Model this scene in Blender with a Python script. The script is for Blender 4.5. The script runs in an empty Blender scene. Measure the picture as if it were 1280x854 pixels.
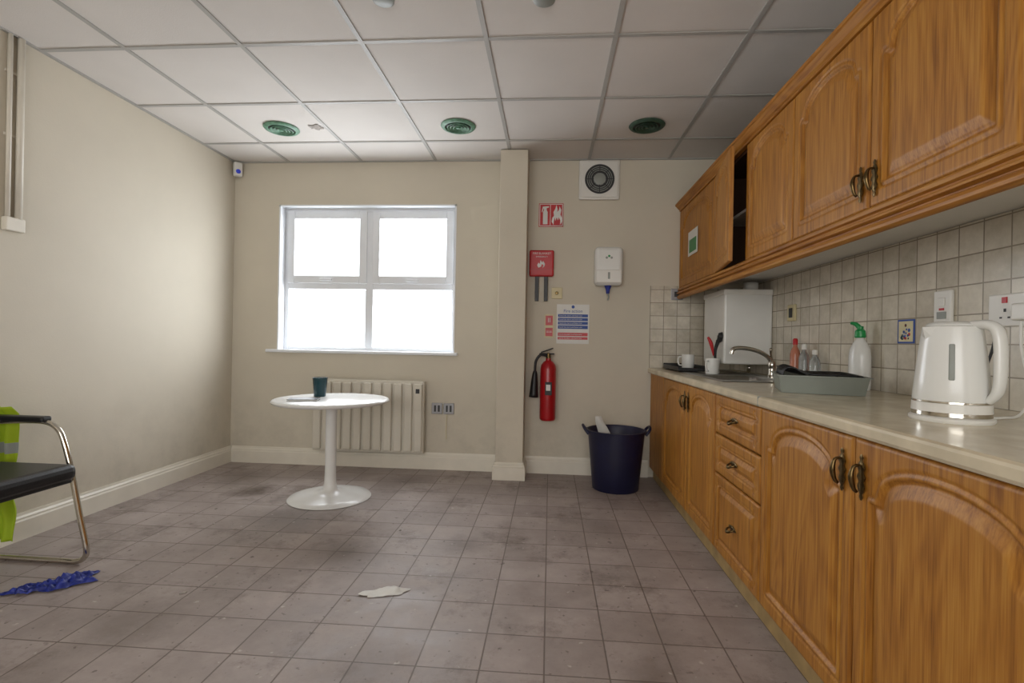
import bpy, bmesh, math, random
import numpy as np
from mathutils import Vector, Matrix, noise
random.seed(4)
S=bpy.context.scene
COL=S.collection
H=1.016; ZC=2.431; D=3.956; XL=-2.584; XR=1.40; YR=-2.2

# ---------------------------------------------------------------- materials
def lin(c):
    return tuple(((x/255)/12.92 if x/255<=0.04045 else (((x/255)+0.055)/1.055)**2.4) for x in c)+(1.0,)
def newmat(name):
    m=bpy.data.materials.new(name); m.use_nodes=True
    nt=m.node_tree; b=nt.nodes['Principled BSDF']
    return m,nt,b
def N(nt,t,**k):
    n=nt.nodes.new(t)
    for a,v in k.items(): setattr(n,a,v)
    return n
def mat(name,rgb,rough=.5,metal=0,var=0.06,nscale=8,bump=0,bscale=60,coat=0,trans=0):
    m,nt,b=newmat(name)
    c=lin(rgb)
    tc=N(nt,'ShaderNodeTexCoord'); no=N(nt,'ShaderNodeTexNoise'); no.inputs['Scale'].default_value=nscale
    no.inputs['Detail'].default_value=4
    nt.links.new(tc.outputs['Object'],no.inputs['Vector'])
    r=N(nt,'ShaderNodeValToRGB')
    r.color_ramp.elements[0].position=.3; r.color_ramp.elements[1].position=.7
    r.color_ramp.elements[0].color=tuple(x*(1-var) for x in c[:3])+(1,)
    r.color_ramp.elements[1].color=tuple(min(1,x*(1+var)) for x in c[:3])+(1,)
    nt.links.new(no.outputs['Fac'],r.inputs['Fac']); nt.links.new(r.outputs['Color'],b.inputs['Base Color'])
    b.inputs['Roughness'].default_value=rough; b.inputs['Metallic'].default_value=metal
    if coat: b.inputs['Coat Weight'].default_value=coat
    if trans: b.inputs['Transmission Weight'].default_value=trans
    if bump:
        n2=N(nt,'ShaderNodeTexNoise'); n2.inputs['Scale'].default_value=bscale
        nt.links.new(tc.outputs['Object'],n2.inputs['Vector'])
        bp=N(nt,'ShaderNodeBump'); bp.inputs['Strength'].default_value=bump; bp.inputs['Distance'].default_value=.002
        nt.links.new(n2.outputs['Fac'],bp.inputs['Height']); nt.links.new(bp.outputs['Normal'],b.inputs['Normal'])
    return m
def wallmat(name,rgb):
    m,nt,b=newmat(name); c=lin(rgb)
    g=N(nt,'ShaderNodeNewGeometry'); sp=N(nt,'ShaderNodeSeparateXYZ'); nt.links.new(g.outputs['Position'],sp.inputs[0])
    n1=N(nt,'ShaderNodeTexNoise'); n1.inputs['Scale'].default_value=1.3; n1.inputs['Detail'].default_value=7; n1.inputs['Roughness'].default_value=.6
    nt.links.new(g.outputs['Position'],n1.inputs['Vector'])
    r=N(nt,'ShaderNodeValToRGB'); r.color_ramp.elements[0].position=.3; r.color_ramp.elements[1].position=.7
    r.color_ramp.elements[0].color=tuple(x*.94 for x in c[:3])+(1,); r.color_ramp.elements[1].color=tuple(x*1.03 for x in c[:3])+(1,)
    nt.links.new(n1.outputs['Fac'],r.inputs['Fac'])
    n2=N(nt,'ShaderNodeTexNoise'); n2.inputs['Scale'].default_value=5; n2.inputs['Detail'].default_value=8; n2.inputs['Roughness'].default_value=.7
    nt.links.new(g.outputs['Position'],n2.inputs['Vector'])
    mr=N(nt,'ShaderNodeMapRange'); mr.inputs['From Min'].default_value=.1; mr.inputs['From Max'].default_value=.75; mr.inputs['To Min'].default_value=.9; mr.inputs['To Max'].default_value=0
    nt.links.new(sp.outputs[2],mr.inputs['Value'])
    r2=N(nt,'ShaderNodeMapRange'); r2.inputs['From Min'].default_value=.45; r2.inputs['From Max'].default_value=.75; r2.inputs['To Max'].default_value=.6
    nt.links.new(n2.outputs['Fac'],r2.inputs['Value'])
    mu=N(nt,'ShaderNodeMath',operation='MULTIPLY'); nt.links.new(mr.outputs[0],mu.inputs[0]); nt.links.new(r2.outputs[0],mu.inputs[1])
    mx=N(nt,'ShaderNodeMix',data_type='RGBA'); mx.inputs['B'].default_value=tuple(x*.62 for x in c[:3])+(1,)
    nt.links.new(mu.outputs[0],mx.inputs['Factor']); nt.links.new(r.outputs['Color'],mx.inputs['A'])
    nt.links.new(mx.outputs['Result'],b.inputs['Base Color']); b.inputs['Roughness'].default_value=.7
    n3=N(nt,'ShaderNodeTexNoise'); n3.inputs['Scale'].default_value=110; nt.links.new(g.outputs['Position'],n3.inputs['Vector'])
    bp=N(nt,'ShaderNodeBump'); bp.inputs['Strength'].default_value=.2; bp.inputs['Distance'].default_value=.002
    nt.links.new(n3.outputs['Fac'],bp.inputs['Height']); nt.links.new(bp.outputs['Normal'],b.inputs['Normal'])
    return m
def wood(name,dark,mid,light,axis='Z',rough=.47):
    m,nt,b=newmat(name)
    tc=N(nt,'ShaderNodeTexCoord'); oi=N(nt,'ShaderNodeObjectInfo')
    add=N(nt,'ShaderNodeVectorMath',operation='ADD')
    mul=N(nt,'ShaderNodeVectorMath',operation='SCALE'); mul.inputs[3].default_value=7.0
    cmb=N(nt,'ShaderNodeCombineXYZ')
    for i in range(3): nt.links.new(oi.outputs['Random'],cmb.inputs[i])
    nt.links.new(cmb.outputs[0],mul.inputs[0])
    nt.links.new(tc.outputs['Object'],add.inputs[0]); nt.links.new(mul.outputs[0],add.inputs[1])
    def nz(s,detail,dist,rgh=.5):
        mp=N(nt,'ShaderNodeMapping'); mp.inputs['Scale'].default_value={'Z':(s[0],s[0],s[1]),'Y':(s[0],s[1],s[0])}[axis]
        nt.links.new(add.outputs[0],mp.inputs['Vector'])
        n=N(nt,'ShaderNodeTexNoise'); n.inputs['Scale'].default_value=1.0; n.inputs['Detail'].default_value=detail; n.inputs['Distortion'].default_value=dist; n.inputs['Roughness'].default_value=rgh
        nt.links.new(mp.outputs[0],n.inputs['Vector']); return n
    n0=nz((5,.9),2,.2)
    n1=nz((60,1.6),4,.2,.55)
    n2=nz((240,8),2,0)
    rg=N(nt,'ShaderNodeMath',operation='MULTIPLY'); rg.inputs[1].default_value=95; nt.links.new(n0.outputs['Fac'],rg.inputs[0])
    sn=N(nt,'ShaderNodeMath',operation='SINE'); nt.links.new(rg.outputs[0],sn.inputs[0])
    a=N(nt,'ShaderNodeMath',operation='MULTIPLY_ADD'); a.inputs[1].default_value=.045; nt.links.new(sn.outputs[0],a.inputs[0])
    s1=N(nt,'ShaderNodeMath',operation='MULTIPLY'); s1.inputs[1].default_value=.55; nt.links.new(n1.outputs['Fac'],s1.inputs[0])
    nt.links.new(s1.outputs[0],a.inputs[2])
    a2=N(nt,'ShaderNodeMath',operation='MULTIPLY_ADD'); a2.inputs[1].default_value=.45; nt.links.new(n2.outputs['Fac'],a2.inputs[0]); nt.links.new(a.outputs[0],a2.inputs[2])
    r=N(nt,'ShaderNodeValToRGB'); e=r.color_ramp.elements
    e[0].position=.30; e[0].color=lin(dark); e[1].position=.72; e[1].color=lin(light)
    x=e.new(.5); x.color=lin(mid)
    nt.links.new(a2.outputs[0],r.inputs['Fac']); nt.links.new(r.outputs['Color'],b.inputs['Base Color'])
    b.inputs['Roughness'].default_value=rough
    b.inputs['Specular IOR Level'].default_value=.4
    bp=N(nt,'ShaderNodeBump'); bp.inputs['Strength'].default_value=.12; bp.inputs['Distance'].default_value=.001
    nt.links.new(a2.outputs[0],bp.inputs['Height']); nt.links.new(bp.outputs['Normal'],b.inputs['Normal'])
    return m
def tiles(name,axes,size,off,c1,c2,grout,mortar,rough,bump=.4,nscale=3,stains=False,spread=.5):
    m,nt,b=newmat(name)
    g=N(nt,'ShaderNodeNewGeometry'); sp=N(nt,'ShaderNodeSeparateXYZ'); cb=N(nt,'ShaderNodeCombineXYZ')
    nt.links.new(g.outputs['Position'],sp.inputs[0])
    for k in range(2):
        a=N(nt,'ShaderNodeMath',operation='ADD'); a.inputs[1].default_value=-off[k]+100*size
        nt.links.new(sp.outputs[axes[k]],a.inputs[0]); nt.links.new(a.outputs[0],cb.inputs[k])
    br=N(nt,'ShaderNodeTexBrick'); br.offset=0; br.squash=1
    br.inputs['Scale'].default_value=1; br.inputs['Brick Width'].default_value=size; br.inputs['Row Height'].default_value=size
    br.inputs['Mortar Size'].default_value=mortar; br.inputs['Mortar Smooth'].default_value=.3; br.inputs['Bias'].default_value=0
    br.inputs['Color1'].default_value=(0,0,0,1); br.inputs['Color2'].default_value=(1,1,1,1); br.inputs['Mortar'].default_value=(.5,.5,.5,1)
    nt.links.new(cb.outputs[0],br.inputs['Vector'])
    no=N(nt,'ShaderNodeTexNoise'); no.inputs['Scale'].default_value=nscale; no.inputs['Detail'].default_value=8; no.inputs['Roughness'].default_value=.7
    nt.links.new(g.outputs['Position'],no.inputs['Vector'])
    mixf=N(nt,'ShaderNodeMath',operation='MULTIPLY_ADD'); mixf.inputs[1].default_value=spread
    rgb=N(nt,'ShaderNodeRGBToBW'); nt.links.new(br.outputs['Color'],rgb.inputs[0]); nt.links.new(rgb.outputs[0],mixf.inputs[0])
    s2=N(nt,'ShaderNodeMath',operation='MULTIPLY_ADD'); s2.inputs[1].default_value=2.2; s2.inputs[2].default_value=-.6-spread/2
    nt.links.new(no.outputs['Fac'],s2.inputs[0]); nt.links.new(s2.outputs[0],mixf.inputs[2])
    r=N(nt,'ShaderNodeValToRGB'); r.color_ramp.elements[0].color=lin(c1); r.color_ramp.elements[1].color=lin(c2)
    nt.links.new(mixf.outputs[0],r.inputs['Fac'])
    col=r.outputs['Color']
    mx=N(nt,'ShaderNodeMix',data_type='RGBA'); mx.inputs['B'].default_value=lin(grout)
    nt.links.new(br.outputs['Fac'],mx.inputs['Factor']); nt.links.new(col,mx.inputs['A']); col=mx.outputs['Result']
    if stains:
        dirt=(90,76,66)
        n3=N(nt,'ShaderNodeTexNoise'); n3.inputs['Scale'].default_value=2.6; n3.inputs['Detail'].default_value=10; n3.inputs['Roughness'].default_value=.78
        nt.links.new(g.outputs['Position'],n3.inputs['Vector'])
        rr=N(nt,'ShaderNodeValToRGB'); rr.color_ramp.elements[0].position=.52; rr.color_ramp.elements[0].color=(0,0,0,1); rr.color_ramp.elements[1].position=.72; rr.color_ramp.elements[1].color=(.85,.85,.85,1)
        nt.links.new(n3.outputs['Fac'],rr.inputs['Fac'])
        m2=N(nt,'ShaderNodeMix',data_type='RGBA'); m2.inputs['B'].default_value=lin(dirt)
        nt.links.new(rr.outputs['Color'],m2.inputs['Factor']); nt.links.new(col,m2.inputs['A']); col=m2.outputs['Result']
        for (sx,sy,rad,st) in [(-1.92,3.22,.24,.95),(-.95,2.35,.28,.65),(-1.45,2.75,.4,.45),(-2.2,3.5,.35,.5),(-.4,2.5,.2,.45),(-1.0,3.6,.3,.45),(.35,1.6,.2,.4),(-1.5,1.7,.3,.45),(-.6,1.5,.3,.35),(.3,2.8,.25,.35)]:
            vd=N(nt,'ShaderNodeVectorMath',operation='DISTANCE'); vd.inputs[1].default_value=(sx,sy,0)
            nt.links.new(g.outputs['Position'],vd.inputs[0])
            ad=N(nt,'ShaderNodeMath',operation='MULTIPLY_ADD'); ad.inputs[1].default_value=rad*2.2; nt.links.new(n3.outputs['Fac'],ad.inputs[0]); nt.links.new(vd.outputs['Value'],ad.inputs[2])
            mr=N(nt,'ShaderNodeMapRange'); mr.inputs['From Min'].default_value=rad*1.15; mr.inputs['From Max'].default_value=rad*1.8
            mr.inputs['To Min'].default_value=st; mr.inputs['To Max'].default_value=0
            nt.links.new(ad.outputs[0],mr.inputs['Value'])
            m4=N(nt,'ShaderNodeMix',data_type='RGBA'); m4.inputs['B'].default_value=lin((80,66,57))
            nt.links.new(mr.outputs[0],m4.inputs['Factor']); nt.links.new(col,m4.inputs['A']); col=m4.outputs['Result']
        for sc,lo,cc in [(38,.66,(70,58,52)),(17,.69,(70,58,52)),(29,.69,(205,197,190))]:
            n5=N(nt,'ShaderNodeTexNoise'); n5.inputs['Scale'].default_value=sc; n5.inputs['Detail'].default_value=3
            mp=N(nt,'ShaderNodeMapping'); mp.inputs['Location'].default_value=(sc,sc*2,3); nt.links.new(g.outputs['Position'],mp.inputs['Vector']); nt.links.new(mp.outputs[0],n5.inputs['Vector'])
            r5=N(nt,'ShaderNodeValToRGB'); r5.color_ramp.elements[0].position=lo; r5.color_ramp.elements[0].color=(0,0,0,1); r5.color_ramp.elements[1].position=lo+.06; r5.color_ramp.elements[1].color=(.6,.6,.6,1)
            nt.links.new(n5.outputs['Fac'],r5.inputs['Fac'])
            m5=N(nt,'ShaderNodeMix',data_type='RGBA'); m5.inputs['B'].default_value=lin(cc)
            nt.links.new(r5.outputs['Color'],m5.inputs['Factor']); nt.links.new(col,m5.inputs['A']); col=m5.outputs['Result']
    nt.links.new(col,b.inputs['Base Color'])
    if stains:
        rm=N(nt,'ShaderNodeMapRange'); rm.inputs['To Min'].default_value=rough-.08; rm.inputs['To Max'].default_value=rough+.2; rm.inputs['From Min'].default_value=.3; rm.inputs['From Max'].default_value=.7
        nt.links.new(no.outputs['Fac'],rm.inputs['Value']); nt.links.new(rm.outputs[0],b.inputs['Roughness'])
    else: b.inputs['Roughness'].default_value=rough
    iv=N(nt,'ShaderNodeMath',operation='SUBTRACT'); iv.inputs[0].default_value=1; nt.links.new(br.outputs['Fac'],iv.inputs[1])
    ad=N(nt,'ShaderNodeMath',operation='MULTIPLY_ADD'); ad.inputs[1].default_value=.35; nt.links.new(no.outputs['Fac'],ad.inputs[0]); nt.links.new(iv.outputs[0],ad.inputs[2])
    bp=N(nt,'ShaderNodeBump'); bp.inputs['Strength'].default_value=bump; bp.inputs['Distance'].default_value=.003
    nt.links.new(ad.outputs[0],bp.inputs['Height']); nt.links.new(bp.outputs['Normal'],b.inputs['Normal'])
    return m

M={}
M['wall']=wallmat('wall_paint',(207,199,182))
M['ceil']=mat('ceiling_tile',(216,211,206),.9,var=.03,nscale=3,bump=.4,bscale=180)
M['tbar']=mat('ceiling_grid_metal',(172,170,166),.5,var=.03)
M['trim']=mat('trim_gloss_paint',(224,218,204),.4,var=.04)
M['upvc']=mat('upvc_white',(230,233,237),.3,var=.02)
M['floor']=tiles('floor_tiles',(0,1),.2,(0.0,3.956),(138,126,121),(176,164,159),(112,100,93),.0030,.48,.45,4.2,True,.35)
M['splR']=tiles('splash_tiles_side',(1,2),.1,(.05,.835),(184,175,157),(222,214,198),(146,136,120),.0026,.25,.4,9)
M['splB']=tiles('splash_tiles_back',(0,2),.1,(.76,.835),(184,175,157),(222,214,198),(146,136,120),.0026,.25,.4,9)
M['oak']=wood('oak_vertical',(134,82,26),(174,116,42),(196,142,62),'Z')
M['oakh']=wood('oak_horizontal',(130,78,26),(170,112,40),(190,136,58),'Y')
M['oakd']=mat('oak_dark_interior',(70,42,20),.7)
M['plinth']=mat('plinth_board',(164,138,92),.6,var=.2,nscale=14)
M['counter']=mat('counter_laminate',(212,200,174),.24,var=.13,nscale=11,coat=.12)
M['white']=mat('white_plastic',(226,224,218),.35,var=.02)
M['whitegl']=mat('white_gloss',(226,226,222),.25,var=.02)
M['table']=mat('table_laminate',(226,226,224),.25,var=.02)
M['rad']=mat('radiator_enamel',(210,204,190),.4,var=.03)
M['black']=mat('black_plastic',(22,22,24),.45,var=.2)
M['leather']=mat('black_leather',(20,20,22),.36,var=.3,bump=.4,bscale=200)
M['chrome']=mat('chrome',(205,200,190),.15,1,var=.02)
M['steel']=mat('stainless_steel',(175,175,172),.28,1,var=.1,nscale=30)
M['brass']=mat('antique_brass',(104,86,56),.34,1,var=.4,nscale=60)
M['red']=mat('red_enamel',(168,20,28),.3,var=.08)
M['redpl']=mat('red_plastic',(186,24,32),.4,var=.05)
M['blue']=mat('sign_blue',(30,70,150),.5,var=.05)
M['paper']=mat('paper_white',(226,226,222),.7,var=.03)
M['tub']=mat('navy_plastic',(20,22,54),.42,var=.15)
M['teal']=mat('teal_ceramic',(16,56,64),.25,var=.1)
M['green']=mat('vent_green',(100,142,118),.5,var=.35,nscale=30)
M['greenpl']=mat('green_plastic',(24,140,72),.35)
M['dgreen']=mat('vent_dark_green',(52,78,62),.6,var=.3,nscale=30)
M['dark']=mat('dark_grey',(52,52,54),.6,var=.2)
M['grey']=mat('grey_plastic',(142,146,140),.45,var=.06)
M['tray']=mat('tray_grey_green',(136,142,134),.45,var=.06)
M['socket']=mat('steel_socket',(150,150,152),.35,.6,var=.05)
M['glove']=mat('blue_nitrile',(38,52,140),.5,var=.35,nscale=30)
M['cream']=mat('cream_plastic',(210,198,156),.45,var=.05)
M['amber']=mat('amber_liquid',(190,120,95),.2,var=.1)
M['clear']=mat('clear_plastic',(225,232,235),.1,var=.02,trans=.85)
M['bluel']=mat('blue_led',(60,80,230),.3)
M['dirt']=mat('debris_grey',(165,158,152),.9,var=.35,nscale=60)
def hivis():
    m,nt,b=newmat('hi_vis_fabric')
    g=N(nt,'ShaderNodeNewGeometry'); sp=N(nt,'ShaderNodeSeparateXYZ'); nt.links.new(g.outputs['Position'],sp.inputs[0])
    r=N(nt,'ShaderNodeValToRGB'); r.color_ramp.interpolation='CONSTANT'; e=r.color_ramp.elements
    e[0].position=0; e[0].color=lin((160,186,24)); e[1].position=.3; e[1].color=lin((150,155,150))
    for p,c in [(.35,(160,186,24)),(.46,(150,155,150)),(.51,(160,186,24))]:
        q=e.new(p); q.color=lin(c)
    nt.links.new(sp.outputs[2],r.inputs['Fac']); nt.links.new(r.outputs['Color'],b.inputs['Base Color']); b.inputs['Roughness'].default_value=.7
    return m
M['hivis']=hivis()
def glassmat():
    m=bpy.data.materials.new('window_glass'); m.use_nodes=True; nt=m.node_tree
    nt.nodes.remove(nt.nodes['Principled BSDF']); o=nt.nodes['Material Output']
    t=N(nt,'ShaderNodeBsdfTransparent'); g=N(nt,'ShaderNodeBsdfGlossy'); g.inputs['Roughness'].default_value=.02
    x=N(nt,'ShaderNodeMixShader'); x.inputs[0].default_value=.06
    nt.links.new(t.outputs[0],x.inputs[1]); nt.links.new(g.outputs[0],x.inputs[2]); nt.links.new(x.outputs[0],o.inputs['Surface'])
    return m
M['glass']=glassmat()

# ---------------------------------------------------------------- helpers
def group(name,loc):
    e=bpy.data.objects.new(name,None); e.location=loc; e.empty_display_size=.05; COL.objects.link(e); return e
def addobj(name,me,mt,parent=None,smooth=False,origin=None):
    if origin is None:
        co=[v.co for v in me.vertices]
        lo=Vector([min(c[i] for c in co) for i in range(3)]); hi=Vector([max(c[i] for c in co) for i in range(3)])
        origin=(lo+hi)/2
    origin=Vector(origin)
    me.transform(Matrix.Translation(-origin))
    o=bpy.data.objects.new(name,me); COL.objects.link(o); 
    if mt is not None: me.materials.append(M[mt] if isinstance(mt,str) else mt)
    if parent is not None:
        o.parent=parent; o.location=origin-parent.location
    else: o.location=origin
    if smooth:
        for p in me.polygons: p.use_smooth=True
    return o
def bmbox(bm,lo,hi,bev=0):
    c=[(lo[i]+hi[i])/2 for i in range(3)]; s=[abs(hi[i]-lo[i]) for i in range(3)]
    g=bmesh.ops.create_cube(bm,size=1,matrix=Matrix.Translation(c)@Matrix.Diagonal((*s,1)))
    if bev:
        es=list({e for v in g['verts'] for e in v.link_edges})
        bmesh.ops.bevel(bm,geom=es,offset=min(bev,min(s)*.49),segments=3,affect='EDGES',profile=.5)
def boxes(name,lst,mt,parent=None,bev=0,xf=None):
    bm=bmesh.new()
    for lo,hi in lst: bmbox(bm,lo,hi,bev)
    if xf is not None: bmesh.ops.transform(bm,matrix=xf,verts=bm.verts)
    me=bpy.data.meshes.new(name); bm.to_mesh(me); bm.free()
    return addobj(name,me,mt,parent)
def box(name,lo,hi,mt,parent=None,bev=0,xf=None): return boxes(name,[(lo,hi)],mt,parent,bev,xf)
def lathe(name,prof,loc,mt,parent=None,seg=40,rot=None,scale=(1,1,1),smooth=True):
    bm=bmesh.new(); rings=[]
    for r,z in prof:
        if r<1e-6: rings.append([bm.verts.new((0,0,z))])
        else: rings.append([bm.verts.new((r*math.cos(2*math.pi*i/seg),r*math.sin(2*math.pi*i/seg),z)) for i in range(seg)])
    for a,b in zip(rings,rings[1:]):
        for i in range(seg):
            j=(i+1)%seg
            if len(a)==1 and len(b)==1: continue
            if len(a)==1: bm.faces.new((a[0],b[j],b[i]))
            elif len(b)==1: bm.faces.new((a[i],a[j],b[0]))
            else: bm.faces.new((a[i],a[j],b[j],b[i]))
    mx=Matrix.Translation(loc)@(rot if rot is not None else Matrix.Identity(4))@Matrix.Diagonal((*scale,1))
    bmesh.ops.transform(bm,matrix=mx,verts=bm.verts)
    bmesh.ops.recalc_face_normals(bm,faces=bm.faces)
    me=bpy.data.meshes.new(name); bm.to_mesh(me); bm.free()
    o=addobj(name,me,mt,parent,smooth)
    if smooth:
        try: me.set_sharp_from_angle(angle=math.radians(40))
        except Exception: pass
    return o
RY=Matrix.Rotation(math.radians(90),4,'X')
RX=Matrix.Rotation(math.radians(-90),4,'Y')
def smoothpts(pts,n=10):
    P=[Vector(p) for p in pts]; out=[]
    for i in range(len(P)-1):
        p0=P[max(i-1,0)];p1=P[i];p2=P[i+1];p3=P[min(i+2,len(P)-1)]
        for k in range(n):
            t=k/n
            out.append(.5*((2*p1)+(-p0+p2)*t+(2*p0-5*p1+4*p2-p3)*t*t+(-p0+3*p1-3*p2+p3)*t**3))
    out.append(P[-1]); return out
def tube(name,pts,r,mt,parent=None,seg=12,smooth_n=8,rads=None,flat=1.0):
    P=smoothpts(pts,smooth_n) if smooth_n>1 else [Vector(p) for p in pts]
    bm=bmesh.new(); rings=[]; up=None
    for i,p in enumerate(P):
        d=(P[min(i+1,len(P)-1)]-P[max(i-1,0)]).normalized()
        if up is None:
            up=Vector((0,0,1)) if abs(d.z)<.9 else Vector((1,0,0))
        a=d.cross(up).normalized(); b=a.cross(d).normalized(); up=b
        rr=r if rads is None else float(np.interp(i/(len(P)-1),np.linspace(0,1,len(rads)),rads))
        rings.append([bm.verts.new(p+(a*math.cos(2*math.pi*k/seg)*flat+b*math.sin(2*math.pi*k/seg))*rr) for k in range(seg)])
    for A,B in zip(rings,rings[1:]):
        for k in range(seg): bm.faces.new((A[k],A[(k+1)%seg],B[(k+1)%seg],B[k]))
    bm.faces.new(rings[0]); bm.faces.new(rings[-1][::-1])
    bmesh.ops.recalc_face_normals(bm,faces=bm.faces)
    me=bpy.data.meshes.new(name); bm.to_mesh(me); bm.free()
    return addobj(name,me,mt,parent,True)
def prism(name,poly,axis,a,b,mt,parent=None):
    bm=bmesh.new()
    def P(p,t): return (t,p[0],p[1]) if axis=='X' else ((p[0],t,p[1]) if axis=='Y' else (p[0],p[1],t))
    A=[bm.verts.new(P(p,a)) for p in poly]; B=[bm.verts.new(P(p,b)) for p in poly]
    n=len(poly)
    for i in range(n): bm.faces.new((A[i],A[(i+1)%n],B[(i+1)%n],B[i]))
    bm.faces.new(A); bm.faces.new(B[::-1]); bmesh.ops.recalc_face_normals(bm,faces=bm.faces)
    me=bpy.data.meshes.new(name); bm.to_mesh(me); bm.free()
    return addobj(name,me,mt,parent)
def text(name,s,loc,size,mt,parent,rot=(math.pi/2,0,0),align='CENTER',ext=.0004):
    c=bpy.data.curves.new(name,'FONT'); c.body=s; c.size=size; c.extrude=ext; c.align_x=align; c.align_y='CENTER'
    o=bpy.data.objects.new(name,c); COL.objects.link(o); o.rotation_euler=rot; o.location=loc
    bpy.context.view_layer.update()
    dg=bpy.context.evaluated_depsgraph_get(); me=bpy.data.meshes.new_from_object(o.evaluated_get(dg)); me.transform(o.matrix_world)
    bpy.data.objects.remove(o)
    me.materials.clear()
    return addobj(name,me,mt,parent)
def crumple(name,cx,cy,z0,rx,ry,h,mt,seed,ang=0,n=34,parent=None,freq=14,irr=.45):
    bm=bmesh.new(); V={}
    for i in range(n+1):
        for j in range(n+1):
            u=i/n*2-1; v=j/n*2-1
            x=u*math.sqrt(1-v*v/2); y=v*math.sqrt(1-u*u/2)
            th=math.atan2(y,x); rr=1+irr*noise.noise(Vector((math.cos(th)*1.8,math.sin(th)*1.8,seed)))*2
            X=x*rx*rr; Y=y*ry*rr
            zz=abs(noise.noise(Vector((X*freq,Y*freq,seed*3.1))))+.5*abs(noise.noise(Vector((X*freq*2.3,Y*freq*2.3,seed))))
            ed=1-max(abs(u),abs(v))**4
            X2=X*math.cos(ang)-Y*math.sin(ang); Y2=X*math.sin(ang)+Y*math.cos(ang)
            V[i,j]=bm.verts.new((cx+X2,cy+Y2,z0+.002+h*zz*(.25+.75*ed)))
    for i in range(n):
        for j in range(n): bm.faces.new((V[i,j],V[i+1,j],V[i+1,j+1],V[i,j+1]))
    me=bpy.data.meshes.new(name); bm.to_mesh(me); bm.free()
    return addobj(name,me,mt,parent,True)

# ---------------------------------------------------------------- room shell
box('floor',(XL-.15,YR-.15,-.1),(XR+.15,D+.2,0),'floor')
box('ceiling',(XL-.15,YR-.15,ZC+.006),(XR+.15,D+.2,ZC+.1),'ceil')
bars=[]
for i in range(-4,4):
    x=-.3241+.6*i
    if XL<x<XR: bars.append(((x-.011,YR,ZC),(x+.011,D-.02,ZC+.0055)))
for j in range(0,11):
    y=3.56-.6*j
    if y>YR: bars.append(((XL+.02,y-.011,ZC+.0008),(XR,y+.011,ZC+.0055)))
bars+= [((XL,YR,ZC-.001),(XL+.02,D,ZC+.0055)),((XL+.02,D-.02,ZC-.0015),(XR,D,ZC+.0055))]
boxes('trim_ceiling_grid',bars,'tbar')
W0,W1,WZ0,WZ1=-2.205,-.752,.922,2.092
boxes('wall_back',[((XL-.15,D,0),(W0,D+.2,ZC+.01)),((W1,D,0),(XR+.15,D+.2,ZC+.01)),((W0,D,0),(W1,D+.2,WZ0)),((W0,D,WZ1),(W1,D+.2,ZC+.01))],'wall')
box('wall_left',(XL-.15,YR,0),(XL,D,ZC+.01),'wall')
box('wall_right',(XR,YR,0),(XR+.15,D,ZC+.01),'wall')
RW=(-2.1,.9,.85,2.2)
boxes('wall_rear',[((XL-.15,YR-.15,0),(RW[0],YR,ZC+.01)),((RW[1],YR-.15,0),(XR+.15,YR,ZC+.01)),((RW[0],YR-.15,0),(RW[1],YR,RW[2])),((RW[0],YR-.15,RW[3]),(RW[1],YR,ZC+.01))],'wall')
box('wall_pillar',(-.388,3.72,0),(-.185,D,ZC),'wall',bev=.004)
def skirt(t):
    return [(0,0),(t,0),(t,.092),(t*.8,.1),(t*.8,.108),(t*.45,.118),(t*.35,.13),(0,.13)]
prism('baseboard_left',[(XL+a,z) for a,z in skirt(.02)],'Y',YR,D,'trim')
prism('baseboard_back',[(D-a,z) for a,z in skirt(.02)],'X',XL+.02,-.388,'trim')
prism('baseboard_back_right',[(D-a,z) for a,z in skirt(.02)],'X',-.185,.76,'trim')
boxes('baseboard_pillar',[((-.408,3.70,0),(-.165,D-.02,.095)),((-.402,3.706,.095),(-.171,D-.02,.112)),((-.396,3.712,.112),(-.177,D-.02,.13))],'trim',bev=.003)

def window(name,x0,x1,z0,z1,y,sgn):
    g=group(name,((x0+x1)/2,y,(z0+z1)/2))
    f=.045; ya,yb=sorted((y,y+sgn*.06)); xm=(x0+x1)/2; zt=z0+(z1-z0)*.452
    fr=[((x0,ya,z0),(x0+f,yb,z1)),((x1-f,ya,z0),(x1,yb,z1)),((x0+f,ya,z0),(x1-f,yb,z0+f*.6)),((x0+f,ya,z1-f),(x1-f,yb,z1)),
        ((xm-.032,ya,z0+f*.6),(xm+.032,yb,z1-f)),((x0+f,ya,zt-.03),(xm-.032,yb,zt+.03)),((xm+.032,ya,zt-.03),(x1-f,yb,zt+.03))]
    boxes('frame',fr,'upvc',g,bev=.004)
    ys0,ys1=sorted((y-sgn*.014,y+sgn*.03)); s=.062; sa=[]
    for a,b in [(x0+f-.012,xm-.022),(xm+.022,x1-f+.012)]:
        c,d=zt+.018,z1-f+.012
        sa+= [((a,ys0,c),(a+s,ys1,d)),((b-s,ys0,c),(b,ys1,d)),((a+s,ys0,c),(b-s,ys1,c+s)),((a+s,ys0,d-s),(b-s,ys1,d))]
        box('handle',((a+b)/2-.05,ys0-.018 if sgn>0 else ys1,c+.02),((a+b)/2+.05,ys0 if sgn>0 else ys1+.018,c+.036),'upvc',g,bev=.004)
    boxes('opening_sashes',sa,'upvc',g,bev=.006)
    yg=y+sgn*.035
    box('glass',(x0+.02,yg-.003,z0+.01),(x1-.02,yg+.003,z1-.02),'glass',g)
    return g
window('window_1',W0,W1,WZ0,WZ1,D+.085,1)
window('added_rear_window',RW[0],RW[1],RW[2],RW[3],YR-.06,-1)  # unseen window, added behind the camera to let fill light in
box('trim_window_sill',(-2.285,D-.035,.898),(-.722,D+.09,.922),'upvc',bev=.006)
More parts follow.
